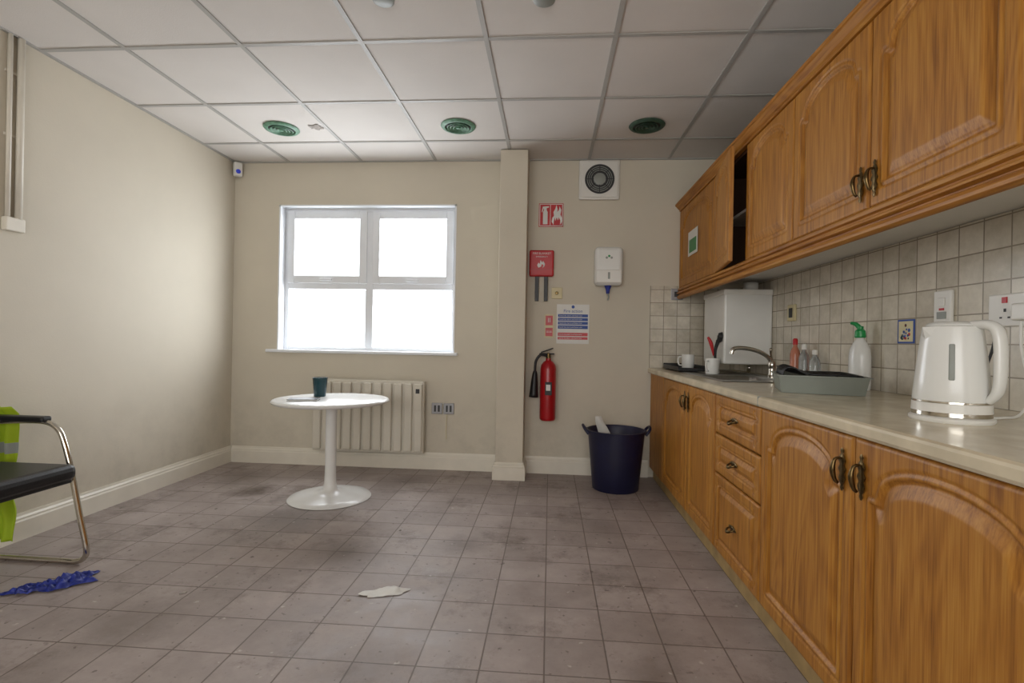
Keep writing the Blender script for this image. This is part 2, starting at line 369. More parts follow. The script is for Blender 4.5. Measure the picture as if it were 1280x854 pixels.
boxes('trim_window_reveal',[((W0,D-.002,WZ0),(W0+.012,D+.085,WZ1)),((W1-.012,D-.002,WZ0),(W1,D+.085,WZ1)),((W0,D-.002,WZ1-.012),(W1,D+.085,WZ1))],'upvc')

# ---------------------------------------------------------------- carved fronts
def outline(w,h,kind):
    pts=[]
    if kind=='arch':
        m=.062; a=w/2-m; zb=-h/2+m+.005; zt=h/2-.05; rise=min(.085,a*.42)
        pts=[(-a,zb),(a,zb)]
        sh=zt-rise
        pts.append((a,sh-.012)); k=.86*a; pts.append((k,sh-.012)); 
        for i in range(0,33):
            t=i/32*2-1; y=-k*t
            pts.append((y,sh+ (rise)*math.sqrt(max(0,1-t*t))**.9))
        pts.append((-k,sh-.012)); pts.append((-a,sh-.012))
    else:
        m=.036; a=w/2-m; b=h/2-m+.004; c=.02
        for sx,sz,o in [(-1,-1,0),(1,-1,1),(1,1,2),(-1,1,3)]:
            arc=[]
            for i in range(7):
                t=i/6*math.pi/2
                arc.append((sx*(a-c*math.cos(t)), sz*(b-c*math.sin(t))))
            if o not in (0,2): arc=arc[::-1]
            pts+=arc
    return pts
def carved(name,y0,y1,z0,z1,xf,kind,mt,parent,step=.004,th=.02):
    w=y1-y0; h=z1-z0; ny=int(w/step); nz=int(h/step)
    ys=np.linspace(-w/2,w/2,ny+1); zs=np.linspace(-h/2,h/2,nz+1)
    Y,Z=np.meshgrid(ys,zs,indexing='ij'); P=np.stack([Y,Z],-1).reshape(-1,2)
    pl=np.array(outline(w,h,kind)); Q=np.roll(pl,-1,axis=0)
    dmin=np.full(len(P),9.); ins=np.zeros(len(P),bool)
    for a,b in zip(pl,Q):
        ab=b-a; L=ab@ab
        if L<1e-12: continue
        t=np.clip(((P-a)@ab)/L,0,1); dd=np.linalg.norm(P-a-t[:,None]*ab,axis=1); dmin=np.minimum(dmin,dd)
        if a[1]!=b[1]:
            c=((a[1]>P[:,1])!=(b[1]>P[:,1]))&(P[:,0]<(b[0]-a[0])*(P[:,1]-a[1])/(b[1]-a[1])+a[0]); ins^=c
    d=np.where(ins,dmin,-dmin)
    k=1.0 if kind=='arch' else .6
    hgt=np.interp(d,[-.022*k,-.018*k,-.014*k,-.010*k,-.002,.002,.010*k,.014*k,.036*k,.040*k],[0,-.0035,-.0035,0,0,-.010,-.010,-.007,0,.001])
    e=np.minimum(w/2-abs(P[:,0]),h/2-abs(P[:,1]))
    hgt=hgt-np.where(e<.009,.006*(1-e/.009)**2,0)
    n=len(P)
    V=np.zeros((n,3)); V[:,0]=-hgt; V[:,1]=P[:,0]; V[:,2]=P[:,1]
    idx=np.arange(n).reshape(ny+1,nz+1)
    A=idx[:-1,:-1].ravel();B=idx[1:,:-1].ravel();C=idx[1:,1:].ravel();E=idx[:-1,1:].ravel()
    F=np.stack([A,E,C,B],1).tolist()
    V=V.tolist()
    b0=len(V); V+= [[th,-w/2,-h/2],[th,w/2,-h/2],[th,w/2,h/2],[th,-w/2,h/2]]
    F.append([b0,b0+1,b0+2,b0+3])
    F.append(idx[:,0].tolist()+[b0+1,b0]); F.append(idx[:,-1].tolist()[::-1]+[b0+3,b0+2])
    F.append(idx[0,:].tolist()[::-1]+[b0,b0+3]); F.append(idx[-1,:].tolist()+[b0+2,b0+1])
    me=bpy.data.meshes.new(name); me.from_pydata(V,[],F); me.update()
    ctr=Vector((xf,(y0+y1)/2,(z0+z1)/2))
    o=bpy.data.objects.new(name,me); COL.objects.link(o); me.materials.append(M[mt])
    for p in me.polygons: p.use_smooth=len(p.vertices)==4
    o.parent=parent; o.location=ctr-parent.location
    return o
def handle(y,z,xf,parent,horiz=False,L=.115):
    R=Matrix.Rotation(math.radians(90),4,'X') if horiz else Matrix.Identity(4)
    prof=[(0,-.5),(.03,-.48),(.07,-.42),(.04,-.36),(.09,-.3),(.13,-.2),(.08,-.1),(.15,0),(.08,.1),(.13,.2),(.09,.3),(.04,.36),(.07,.42),(.03,.48),(0,.5)]
    lathe('handle_backplate',[(r*L,q*L) for r,q in prof],(xf-.002,y,z),'brass',parent,14,R,(.3,1,1) )
    dz=L*.26
    pts=[(xf-.003,y,z+dz),(xf-.02,y,z+dz*.85),(xf-.026,y,z),(xf-.02,y,z-dz*.9),(xf-.012,y,z-dz*1.2)]
    if horiz: pts=[(xf-.003,y+dz,z),(xf-.018,y+dz*.85,z-.006),(xf-.024,y,z-.012),(xf-.018,y-dz*.85,z-.006),(xf-.003,y-dz,z)]
    tube('handle_drop',pts,.004,'brass',parent,10,5,rads=[.003,.004,.007,.005,.004])

XF=.77
bc=group('base_cabinet',(1.08,1.85,.4))
boxes('carcass',[((XF+.022,-.2,.085),(XR-.005,2.40,.797)),((XF+.022,2.40,.085),(XR-.005,D-.025,.103)),((XR-.02,2.40,.085),(XR-.005,D-.025,.797)),((XF+.022,2.905,.103),(XR-.02,2.92,.66)),((XF+.022,2.40,.103),(XF+.03,D-.025,.797)),((XF+.03,D-.04,.103),(XR-.02,D-.025,.797))],'oakd',bc)
box('corner_filler',(XF,3.505,.085),(XF+.022,D-.022,.797),'oak',bc,bev=.003)
for i,(a,b) in enumerate([(2.912,3.50),(2.422,2.906),(1.347,1.905),(.775,1.341),(.2,.769),(-.2,.194)]):
    carved('door_%d'%(i+1),a,b,.085,.792,XF,'arch','oak',bc)
for i,(a,b) in enumerate([(.618,.792),(.438,.612),(.085,.432)]):
    carved('drawer_%d'%(i+1),1.911,2.416,a,b,XF,'rect','oak',bc)
    handle(2.165,(a+b)/2,XF-.002,bc,True,.085)
for y in (1.385,1.303): handle(y,.70,XF-.003,bc)
for y in (2.945,2.872): handle(y,.70,XF-.003,bc)
box('plinth',(XF+.03,-.2,0),(XF+.048,D-.022,.083),'plinth',bc)

wt=group('countertop',(1.08,1.85,.82))
cz0,cz1=.799,.836
sx0,sx1,sy0,sy1=.86,1.30,2.60,3.90
prof=[(XF-.015,cz0),(XF-.02,cz0+.008),(XF-.02,cz1-.01),(XF-.017,cz1-.004),(XF-.010,cz1),(sx0+.02,cz1),(sx0+.02,cz0)]
prism('front_edge',prof,'Y',-.22,D-.001,'counter',wt)
boxes('slab',[((sx0+.02,-.22,cz0),(XR-.001,sy0+.03,cz1)),((sx1-.02,sy0+.03,cz0),(XR-.001,D-.001,cz1)),((sx0+.02,3.87,cz0),(sx1-.02,D-.001,cz1))],'counter',wt)
box('edge_seam',(XF-.0215,1.888,cz0+.002),(XF+.12,1.891,cz1+.0004),'grey',wt)

sk=group('kitchen_sink',(1.08,3.2,.84))
def sinkmesh():
    bm=bmesh.new(); nx,ny=56,150
    V=[[None]*(ny+1) for _ in range(nx+1)]
    for i in range(nx+1):
        for j in range(ny+1):
            x=sx0+(sx1-sx0)*i/nx; y=sy0+(sy1-sy0)*j/ny
            z=cz1+.004
            e=min(x-sx0,sx1-x,y-sy0,sy1-y)
            if e<.012: z=cz1+.001+.005*math.sin(max(0,e)/.012*math.pi)
            qx=abs(x-1.05)-(.165-.05); qy=abs(y-2.90)-(.20-.05)
            d=math.hypot(max(qx,0),max(qy,0))+min(max(qx,qy),0)-.05
            if d<0: z-=min(.15,(-d)*6)
            if 3.24<y<3.82 and .93<x<1.22:
                z-=.003*(.5+.5*math.cos((x-.93)/.29*2*math.pi*7))+.002
            V[i][j]=bm.verts.new((x,y,z))
    for i in range(nx):
        for j in range(ny): bm.faces.new((V[i][j],V[i+1][j],V[i+1][j+1],V[i][j+1]))
    me=bpy.data.meshes.new('sink'); bm.to_mesh(me); bm.free(); return me
addobj('steel_top',sinkmesh(),'steel',sk,True)
lathe('waste',[(0,0),(.03,0),(.035,.004),(.03,.006),(0,.004)],(1.06,2.90,.693),'chrome',sk,24)

UF=.97
wc=group('wall_cabinet',(1.18,1.9,1.74))
uz0,uz1=1.447,2.03
yb=[-.4,.115,.62,1.13,1.64,2.135,2.64,3.13,D-.004]
pan=[((UF+.022,yb[0],uz0+.002),(XR-.002,D-.004,uz0+.014)),((UF+.022,yb[0],uz1-.016),(XR-.002,D-.004,uz1)),((XR-.012,yb[0],uz0),(XR-.002,D-.004,uz1))]
for y in yb:
    pan.append(((UF+.022,min(y,D-.022)-.008 if y<3.9 else D-.02,uz0+.003),(XR-.002,(min(y,D-.022)+.008) if y<3.9 else D-.004,uz1)))
boxes('carcass',pan,'oakd',wc)
box('underside',(UF+.022,yb[0],uz0-.002),(XR-.002,D-.004,uz0+.001),'white',wc)
box('shelf',(UF+.05,2.65,1.73),(XR-.012,3.12,1.745),'white',wc)
box('interior_box',(1.1,2.72,uz0+.014),(1.3,2.95,1.62),'white',wc,bev=.004)
for i,(a,b) in enumerate(zip(yb,yb[1:])):
    if i==6:
        ang=math.radians(-9)
        o=carved('door_ajar',a+.003,b-.003,uz0,uz1,UF,'arch','oak',wc)
        piv=Vector((UF+.0,b-.003,0)); c=Vector((UF,(a+b)/2,0))-piv
        R=Matrix.Rotation(ang,4,'Z'); c2=R@c
        o.rotation_euler=(0,0,ang); o.location=Vector((piv.x+c2.x-.001,piv.y+c2.y,(uz0+uz1)/2))-wc.location
    else:
        carved('door_%d'%(i+1),a+.003,b-.003,uz0,uz1,UF,'arch','oak',wc)
for y in (1.675,1.605): handle(y,1.53,UF-.003,wc)
for y in (.655,.585): handle(y,1.53,UF-.003,wc)
corn=[(UF+.02,uz1+.001),(UF-.004,uz1+.001),(UF-.004,uz1+.012),(UF-.012,uz1+.018),(UF-.03,uz1+.038),(UF-.036,uz1+.042),(UF-.036,uz1+.055),(UF+.02,uz1+.055)]
prism('cornice',corn,'Y',-.4,D-.002,'oakh',wc)
box('top_board',(UF+.02,-.4,uz1+.001),(XR-.002,D-.004,uz1+.014),'oakd',wc)
pz=uz0-.003
pel=[(0.03,0),(-.006,0),(-.012,-.007),(-.012,-.018),(-.003,-.023),(-.003,-.027),(-.018,-.032),(-.020,-.037),(-.018,-.042),(-.003,-.047),(-.003,-.051),(-.012,-.056),(-.016,-.066),(-.014,-.074),(-.004,-.080),(.005,-.082),(.012,-.06),(.012,-.01),(.03,-.01)]
prism('pelmet',[(UF+a,pz+b) for a,b in pel],'Y',-.4,D-.002,'oakh',wc)
st=group('notice_sticker',(UF-.006,3.56,1.75))
box('card',(UF-.0065,3.45,1.64),(UF-.0055,3.68,1.81),'paper',st)
box('green_panel',(UF-.0075,3.48,1.66),(UF-.0065,3.65,1.75),'greenpl',st)

box('wall_right_splashback_tiles',(XR-.007,-.3,cz1+.0005),(XR,D,uz0-.004),'splR')
box('wall_back_splashback_tiles',(.757,D-.007,cz1+.0005),(XR-.007,D,1.465),'splB')

wh=group('water_heater',(1.245,3.5,1.16))
box('casing',(1.095,3.30,.90),(XR-.008,3.72,1.37),'whitegl',wh,bev=.012)
boxes('top_trim',[((1.09,3.295,1.34),(XR-.008,3.725,1.375))],'white',wh,bev=.006)
tube('pipe_1',[(1.33,3.5,.905),(1.33,3.5,.837)],.008,'chrome',wh,10,1)
tube('pipe_2',[(1.36,3.6,.905),(1.36,3.6,.837)],.008,'chrome',wh,10,1)
tube('flue',[(1.30,3.42,1.37),(1.30,3.42,1.43)],.045,'white',wh,20,1)

fc=group('sink_faucet',(1.235,3.0,.85))
lathe('base',[(0,0),(.026,0),(.026,.008),(.02,.014),(.018,.05),(.022,.055),(.022,.085),(.012,.1),(0,.102)],(1.265,3.0,cz1+.004),'chrome',fc,24)
tube('spout',[(1.265,3.0,.90),(1.25,2.995,.945),(1.20,2.985,.98),(1.13,2.97,1.0),(1.06,2.955,1.005),(1.03,2.95,.995),(1.022,2.95,.97)],.012,'chrome',fc,14,8)
tube('lever',[(1.265,3.0,.94),(1.25,2.98,.97),(1.225,2.92,1.0)],.006,'chrome',fc,10,6,rads=[.007,.005,.009])

db=group('dish_brush',(1.06,3.22,.9))
lathe('holder',[(0,0),(.028,0),(.032,.09),(.029,.09),(.026,.006),(0,.006)],(1.06,3.36,cz1+.005),'white',db,24)
tube('handle',[(1.065,3.36,.86),(1.06,3.35,.98),(1.075,3.34,1.05)],.008,'black',db,10,4,rads=[.006,.009,.014])
tube('grip_red',[(1.055,3.36,.95),(1.035,3.36,1.03),(1.015,3.36,1.07)],.012,'redpl',db,10,4,rads=[.006,.012,.007])
tube('head',[(1.075,3.34,1.04),(1.09,3.335,1.075),(1.085,3.335,1.10)],.02,'black',db,12,4,rads=[.012,.024,.012])

def mug(name,x,y,z,r,h,mt,hang=0):
    g=group(name,(x,y,z+h/2))
    lathe('body',[(0,0),(r*.86,0),(r*.94,.006),(r,h*.5),(r,h),(r*.93,h),(r*.92,h*.5),(r*.84,.012),(0,.01)],(x,y,z),mt,g,32)
    c,s=math.cos(hang),math.sin(hang)
    pts=[(x+c*q,y+s*q,z+w) for q,w in [(r*.95,h*.82),(r*1.45,h*.8),(r*1.62,h*.5),(r*1.4,h*.22),(r*.92,h*.2)]]
    tube('handle',pts,.0055,mt,g,10,6); return g
mug('coffee_mug',.99,3.19,cz1+.006,.040,.095,'whitegl',-2.4)
mug('coffee_mug.001',.955,3.60,cz1+.020,.042,.095,'whitegl',2.6)
dt=group('dish_drainer',(.96,3.62,.85))
box('tray_base',(.845,3.42,cz1+.007),(1.0,3.86,cz1+.017),'black',dt,bev=.004)
boxes('tray_rim',[((.845,3.42,cz1+.012),(.855,3.86,cz1+.035)),((1.015,3.42,cz1+.012),(1.025,3.86,cz1+.045)),((.845,3.85,cz1+.012),(1.025,3.86,cz1+.045)),((.845,3.42,cz1+.012),(1.025,3.43,cz1+.03))],'black',dt,bev=.003)
box('tray_base_2',(1.0,3.42,cz1+.007),(1.02,3.86,cz1+.017),'black',dt,bev=.002)

wb=group('washing_up_tray',(1.06,2.15,.88))
TR=Matrix.Translation((.895,2.06,0))@Matrix.Rotation(math.radians(-19),4,'Z')
def trayshape():
    bm=bmesh.new()
    x0,x1,y0,y1=0,.30,0,.34; z0,z1=cz1+.001,cz1+.066
    def ring(i,z): return [bm.verts.new(p) for p in ((x0+i,y0+i,z),(x1-i,y0+i,z),(x1-i,y1-i,z),(x0+i,y1-i,z))]
    R=[ring(.012,z0),ring(.0,z1),ring(-.008,z1),ring(-.008,z1+.004),ring(.006,z1+.004),ring(.018,z0+.006)]
    bm.faces.new(R[0][::-1])
    for a,b in zip(R,R[1:]):
        for k in range(4): bm.faces.new((a[k],a[(k+1)%4],b[(k+1)%4],b[k]))
    bm.faces.new(R[-1]); bmesh.ops.recalc_face_normals(bm,faces=bm.faces)
    bmesh.ops.transform(bm,matrix=TR,verts=bm.verts)
    me=bpy.data.meshes.new('t'); bm.to_mesh(me); bm.free(); return me
addobj('tray',trayshape(),'tray',wb)
def tw(p): return TR@Vector(p)
for k in range(9):
    yy=.03+.035*k
    tube('rack_wire_%d'%k,[tw((.02,yy,cz1+.03)),tw((.02,yy,cz1+.085)),tw((.05,yy,cz1+.10)),tw((.11,yy,cz1+.075)),tw((.28,yy,cz1+.072)),tw((.285,yy,cz1+.03))],.0035,'black',wb,8,5)
for xx,zz in ((.03,.095),(.11,.078),(.2,.074),(.28,.07)):
    tube('rack_rail',[tw((xx,.02,cz1+zz)),tw((xx,.32,cz1+zz))],.0035,'black',wb,8,1)
lathe('plate',[(0,0),(.09,.0),(.11,.012),(.107,.014),(.088,.004),(0,.004)],tw((.06,.17,cz1+.075)),'black',wb,36,Matrix.Rotation(math.radians(-19),4,'Z')@Matrix.Rotation(math.radians(12),4,'Y'),(.55,1,1))

bl=group('bleach_bottle',(1.33,2.32,.98))
bx_,by_=1.345,2.315
lathe('body',[(0,0),(.044,0),(.047,.01),(.047,.14),(.043,.175),(.028,.205),(.017,.22),(.017,.23),(0,.23)],(bx_,by_,cz1),'whitegl',bl,32,scale=(.85,1,1))
lathe('cap',[(.019,0),(.022,.004),(.02,.03),(.012,.038),(.012,.05),(0,.052)],(bx_,by_,cz1+.225),'greenpl',bl,24)
tube('nozzle',[(bx_,by_,cz1+.265),(bx_-.012,by_+.012,cz1+.285),(bx_-.026,by_+.026,cz1+.29)],.009,'greenpl',bl,10,5,rads=[.011,.009,.006])
def bottle(name,x,y,r,h,bm_,cm):
    g=group(name,(x,y,cz1+h/2))
    lathe('body',[(0,0),(r,0),(r,h*.6),(r*.8,h*.7),(r*.4,h*.8),(r*.4,h*.85),(0,h*.85)],(x,y,cz1),bm_,g,24)
    lathe('cap',[(r*.5,0),(r*.5,h*.12),(r*.3,h*.15),(0,h*.15)],(x,y,cz1+h*.84),cm,g,20)
bottle('soap_bottle',1.345,2.90,.026,.23,'amber','redpl')
bottle('soap_bottle.001',1.345,2.80,.026,.20,'clear','white')
bottle('soap_bottle.002',1.35,2.70,.026,.17,'clear','white')

# kettle
kt=group('electric_kettle',(1.03,1.36,.96))
kx,ky=1.022,1.375; kz=cz1
lathe('power_base',[(0,0),(.083,0),(.086,.004),(.086,.010),(.081,.014),(0,.014)],(kx,ky,kz),'white',kt,48)
lathe('chrome_band',[(0,.0),(.080,.0),(.080,.010),(0,.010)],(kx,ky,kz+.015),'chrome',kt,48)
lathe('lower_band',[(0,0),(.0805,0),(.0795,.022),(0,.022)],(kx,ky,kz+.025),'white',kt,48)
lathe('chrome_ring',[(.078,0),(.0805,.001),(.0803,.005),(.078,.006)],(kx,ky,kz+.047),'chrome',kt,48)
lathe('body',[(0,.0),(.078,.0),(.079,.006),(.074,.06),(.067,.13),(.061,.178),(.059,.188),(.053,.191),(0,.191)],(kx,ky,kz+.05),'whitegl',kt,56)
lathe('lid',[(.051,0),(.053,.003),(.048,.008),(.03,.012),(0,.013)],(kx,ky,kz+.240),'whitegl',kt,48)
def spout():
    bm=bmesh.new()
    a=[(-.053,-.026,.145),(-.053,.026,.145),(-.050,.030,.189),(-.050,-.030,.189),(-.072,0,.187),(-.060,0,.142)]
    v=[bm.verts.new((kx+p[0],ky+p[1],kz+.05+p[2])) for p in a]
    for f in [(0,3,4),(0,4,5),(5,4,1),(1,4,2),(3,2,4),(0,5,1),(0,1,2,3)]: bm.faces.new([v[i] for i in f])
    bmesh.ops.recalc_face_normals(bm,faces=bm.faces)
    me=bpy.data.meshes.new('s'); bm.to_mesh(me); bm.free(); return me
addobj('spout',spout(),'whitegl',kt)
ha=-1.12
ca,sa=math.cos(ha),math.sin(ha)
hp=[(.042,.243),(.078,.241),(.096,.218),(.100,.15),(.096,.085),(.077,.055)]
hp=[(kx+q*ca,ky+q*sa,kz+w) for q,w in hp]
tube('handle',hp,.013,'whitegl',kt,16,8,rads=[.010,.012,.012,.012,.011,.008],flat=1.6)
ga=-2.2
box('water_gauge',(-.006,-.003,-.045),(.006,.004,.045),'grey',kt,bev=.003,xf=Matrix.Translation((kx+.0695*math.cos(ga),ky+.0695*math.sin(ga),kz+.15))@Matrix.Rotation(ga+math.pi/2,4,'Z')@Matrix.Rotation(-.12,4,'X'))

def wallplate(name,y0,y1,z0,z1,mt='white',x=XR-.007):
    g=group(name,(x,(y0+y1)/2,(z0+z1)/2))
    box('plate',(x-.012,y0,z0),(x,y1,z1),mt,g,bev=.004); return g
g=wallplate('fused_spur_switch',1.865,1.945,1.105,1.225)
box('rocker',(XR-.024,1.89,1.17),(XR-.019,1.92,1.20),'white',g,bev=.002); box('fuse_holder',(XR-.0225,1.885,1.125),(XR-.019,1.925,1.15),'grey',g); box('indicator',(XR-.0225,1.895,1.155),(XR-.019,1.915,1.163),'redpl',g)
g=wallplate('double_socket',1.50,1.715,1.09,1.19)
for q in (1.655,1.565):
    boxes('pins_%d'%int(q*100),[((XR-.0200,q-.004,1.135),(XR-.0188,q+.004,1.145)),((XR-.0200,q-.018,1.115),(XR-.0188,q-.01,1.12)),((XR-.0200,q+.010,1.115),(XR-.0188,q+.018,1.12))],'dark',g)
    box('switch_%d'%int(q*100),(XR-.0225,q-.008,1.162),(XR-.019,q+.008,1.18),'redpl',g)
box('plug',(XR-.06,1.535,1.105),(XR-.019,1.59,1.155),'white',g,bev=.006)
pc=group('power_cable',(XR-.06,1.56,.97))
tube('lead',[(XR-.055,1.56,1.103),(XR-.06,1.55,1.02),(XR-.08,1.50,.90),(XR-.14,1.46,.845),(kx+.16,1.42,.8405),(kx+.10,1.40,.8405)],.0035,'white',pc,8,10)
pc=group('power_cable.001',(XR-.03,1.7,.9))
tube('lead',[(XR-.021,1.68,1.085),(XR-.03,1.69,1.0),(XR-.05,1.72,.90),(XR-.05,1.84,.845),(XR-.04,2.0,.841)],.004,'black',pc,8,10)
g=wallplate('wall_socket',2.995,3.085,1.165,1.26,'cream'); box('dark_insert',(XR-.021,3.02,1.185),(XR-.0188,3.06,1.24),'dark',g)
dtile=group('decorative_tile',(XR-.009,2.10,1.10))
box('tile',(XR-.010,2.053,1.038),(XR-.007,2.147,1.132),'blue',dtile,bev=.001)
box('tile_inner',(XR-.0105,2.06,1.045),(XR-.0098,2.14,1.125),'cream',dtile)
random.seed(9)
for k in range(22):
    yy=2.10+random.uniform(-.025,.025); zz=1.085+random.uniform(-.028,.028); r=random.uniform(.004,.008)
    lathe('paint_%d'%k,[(0,0),(r,0),(r*.7,.001),(0,.001)],(XR-.0106,yy,zz),['blue','teal','paper','redpl','blue'][k%5],dtile,8,RX)

# radiator
rd=group('panel_radiator',(-1.41,3.9,.41))
rx0,rx1=-1.852,-.965; ry0,ry1=3.852,3.915; rz0,rz1=.135,.695
box('case',(rx0,ry0+.012,rz0),(rx1,ry1,rz1),'rad',rd,bev=.008)
fw=(rx1-rx0)/11
for k in range(11):
    box('fin_%d'%k,(rx0+fw*k+.008,ry0-.012,rz0+.015),(rx0+fw*(k+1)-.008,ry0+.02,rz1-.015),'rad',rd,bev=.012)
box('control_panel',(rx1-.072,ry0-.018,rz1-.22),(rx1-.012,ry0-.010,rz1-.03),'rad',rd,bev=.004)
box('display',(rx1-.058,ry0-.0195,rz1-.09),(rx1-.028,ry0-.0175,rz1-.055),'dark',rd)
boxes('wall_brackets',[((rx0+.12,ry1,.3),(rx0+.16,D,.6)),((rx1-.16,ry1,.3),(rx1-.12,D,.6))],'white',rd)
box('top_grille',(rx0+.02,ry0+.02,rz1-.001),(rx1-.02,ry1-.008,rz1+.004),'rad',rd)

g=group('double_socket.001',(-.83,D,.48))
for a,b in ((-.922,-.838),(-.828,-.744)):
    box('plate_%d'%int(-a*100),(a,D-.012,.437),(b,D,.523),'socket',g,bev=.003)
    boxes('insert_%d'%int(-a*100),[((a+.02,D-.0135,.455),(a+.035,D-.0118,.505)),((a+.05,D-.0135,.455),(a+.065,D-.0118,.505))],'dark',g)
tube('loose_wire',[(-.80,D-.006,.437),(-.805,D-.008,.33),(-.80,D-.012,.24)],.0025,'cream',g,6,6)
g=group('light_switch',(.045,D,1.4)); box('plate',(.003,D-.012,1.357),(.088,D,1.443),'cream',g,bev=.003); lathe('knob',[(0,0),(.014,0),(.012,.01),(0,.012)],(.045,D-.012,1.4),'brass',g,20,RY)
g=group('wall_socket.001',(.955,D,1.4)); box('plate',(.912,D-.02,1.357),(1.0,D-.007,1.443),'socket',g,bev=.003); box('rocker',(.935,D-.024,1.38),(.975,D-.02,1.42),'dark',g,bev=.002)

# table
tb=group('bistro_table',(-1.39,3.15,.31))
tx,ty=-1.385,3.15
lathe('top',[(0,.607),(.34,.607),(.352,.612),(.357,.621),(.352,.629),(.345,.632),(0,.632)],(tx,ty,0),'table',tb,72)
lathe('base',[(0,.0),(.25,.0),(.255,.004),(.25,.010),(.2,.022),(.12,.034),(.06,.045),(.043,.06),(.036,.10),(.034,.2),(.034,.595),(.09,.60),(.09,.607),(0,.607)],(tx,ty,0),'table',tb,64)
cup=group('travel_mug',(-1.53,3.33,.68))
lathe('body',[(0,0),(.036,0),(.038,.004),(.047,.115),(.049,.125),(.045,.125),(.043,.11),(.034,.01),(0,.008)],(-1.515,3.26,.632),'teal',cup,32)
bk=group('notebook',(-1.5,3.03,.64))
R=Matrix.Translation((-1.505,3.02,.632))@Matrix.Rotation(.25,4,'Z')
box('pages',(-.083,-.05,.002),(.083,.05,.010),'paper',bk,xf=R)
box('cover_bottom',(-.087,-.054,.0),(.087,.054,.002),'black',bk,xf=R)
box('cover_top',(-.087,-.054,.010),(.087,.054,.0125),'black',bk,xf=R)

# tub
tbk=group('builders_tub',(.47,3.62,.2))
bx,by=.475,3.62
lathe('body',[(0,.0),(.155,.0),(.16,.006),(.178,.2),(.197,.40),(.208,.402),(.210,.412),(.200,.415),(.191,.40),(.172,.2),(.152,.012),(0,.010)],(bx,by,0),'tub',tbk,56)
for s in (-1,1):
    tube('handle_%d'%(s+2),[(bx+s*.196,by-.06,.385),(bx+s*.222,by-.05,.42),(bx+s*.232,by,.437),(bx+s*.222,by+.05,.42),(bx+s*.196,by+.06,.385)],.010,'tub',tbk,10,6)
def sheet(name,pts,w,mt,parent):
    bm=bmesh.new(); L=[]
    for i,(x,y,z) in enumerate(pts):
        q=i/(len(pts)-1); ww=w*(1-.55*q)
        L.append([bm.verts.new((x+ww*t,y+.02*abs(t)*2+.01*math.sin(i*1.7+t*4),z)) for t in (-.5,-.2,.1,.5)])
    for a,b in zip(L,L[1:]):
        for k in range(3): bm.faces.new((a[k],a[k+1],b[k+1],b[k]))
    me=bpy.data.meshes.new(name); bm.to_mesh(me); bm.free(); return addobj(name,me,mt,parent,True)
sheet('paper_scrap',[(bx-.04,by+.02,.28),(bx-.07,by+.015,.36),(bx-.095,by+.01,.42),(bx-.115,by+.005,.46),(bx-.125,by,.50)],.10,'white',tbk)
o=crumple('rubbish',bx+.02,by,.30,.11,.10,.07,'dark',2.2,n=20,freq=10); o.parent=tbk; o.location=o.location-tbk.location

# fan
fn=group('extractor_fan',(.355,D,2.28))
fx,fz=.355,2.272
box('plate',(.20,D-.03,2.12),(.51,D,2.425),'white',fn,bev=.012)
box('duct_cover',(.215,D-.04,2.135),(.495,D-.028,2.41),'white',fn,bev=.006)
lathe('dark_recess',[(0,0),(.108,0),(.108,.004),(0,.004)],(fx,D-.040,fz),'dark',fn,48,RY)
for r in (.110,.094,.080,.066,.054):
    lathe('ring_%d'%int(r*1000),[(r-.002,0),(r+.002,0),(r+.002,.006),(r-.002,.006),(r-.002,0)],(fx,D-.0435,fz),'dark' if r<.06 or r>.1 else 'grey',fn,48,RY)
lathe('hub',[(0,0),(.048,0),(.046,.006),(.02,.010),(0,.010)],(fx,D-.0435,fz),'grey',fn,32,RY)
for k in range(8):
    a=k*math.pi/4
    box('spoke_%d'%k,(.045,-.003,-.002),(.107,.003,.002),'dark',fn,xf=Matrix.Translation((fx,D-.048,fz))@Matrix.Rotation(a,4,'Y')@Matrix.Rotation(math.pi/2,4,'X'))

# signs
fs=group('fire_extinguisher_sign',(-.01,D,2.0))
box('plate',(-.105,D-.004,1.915),(.085,D,2.098),'redpl',fs,bev=.001)
def poly(name,pts,y0,y1,mt,parent):
    bm=bmesh.new(); A=[bm.verts.new((p[0],y0,p[1])) for p in pts]; B=[bm.verts.new((p[0],y1,p[1])) for p in pts]; n=len(pts)
    for i in range(n): bm.faces.new((A[i],A[(i+1)%n],B[(i+1)%n],B[i]))
    bm.faces.new(A[::-1]); bm.faces.new(B); bmesh.ops.recalc_face_normals(bm,faces=bm.faces)
    me=bpy.data.meshes.new(name); bm.to_mesh(me); bm.free(); return addobj(name,me,mt,parent)
poly('extinguisher_icon',[(-.073,1.935),(-.037,1.935),(-.037,2.03),(-.045,2.045),(-.045,2.06),(-.028,2.065),(-.028,2.075),(-.075,2.072),(-.084,2.03),(-.078,2.03),(-.068,2.06),(-.065,2.045),(-.073,2.03)],D-.006,D-.0038,'paper',fs)
poly('flame_icon',[(.01,1.93),(-.005,1.955),(.0,1.985),(.012,2.0),(.008,2.03),(.022,2.055),(.03,2.085),(.04,2.05),(.036,2.03),(.05,2.045),(.055,2.075),(.068,2.045),(.062,2.01),(.074,1.985),(.074,1.955),(.06,1.93),(.062,1.965),(.05,1.99),(.044,1.965),(.034,1.99),(.024,1.96),(.02,1.99),(.012,1.96)],D-.006,D-.0038,'paper',fs)
boxes('white_border',[((-.10,D-.0055,1.92),(.08,D-.0038,1.925)),((-.10,D-.0055,2.088),(.08,D-.0038,2.093)),((-.10,D-.0055,1.92),(-.095,D-.0038,2.093)),((.075,D-.0055,1.92),(.08,D-.0038,2.093)),((-.018,D-.0055,1.92),(-.014,D-.0038,2.093))],'paper',fs)
fb=group('fire_blanket',(-.07,D,1.62))
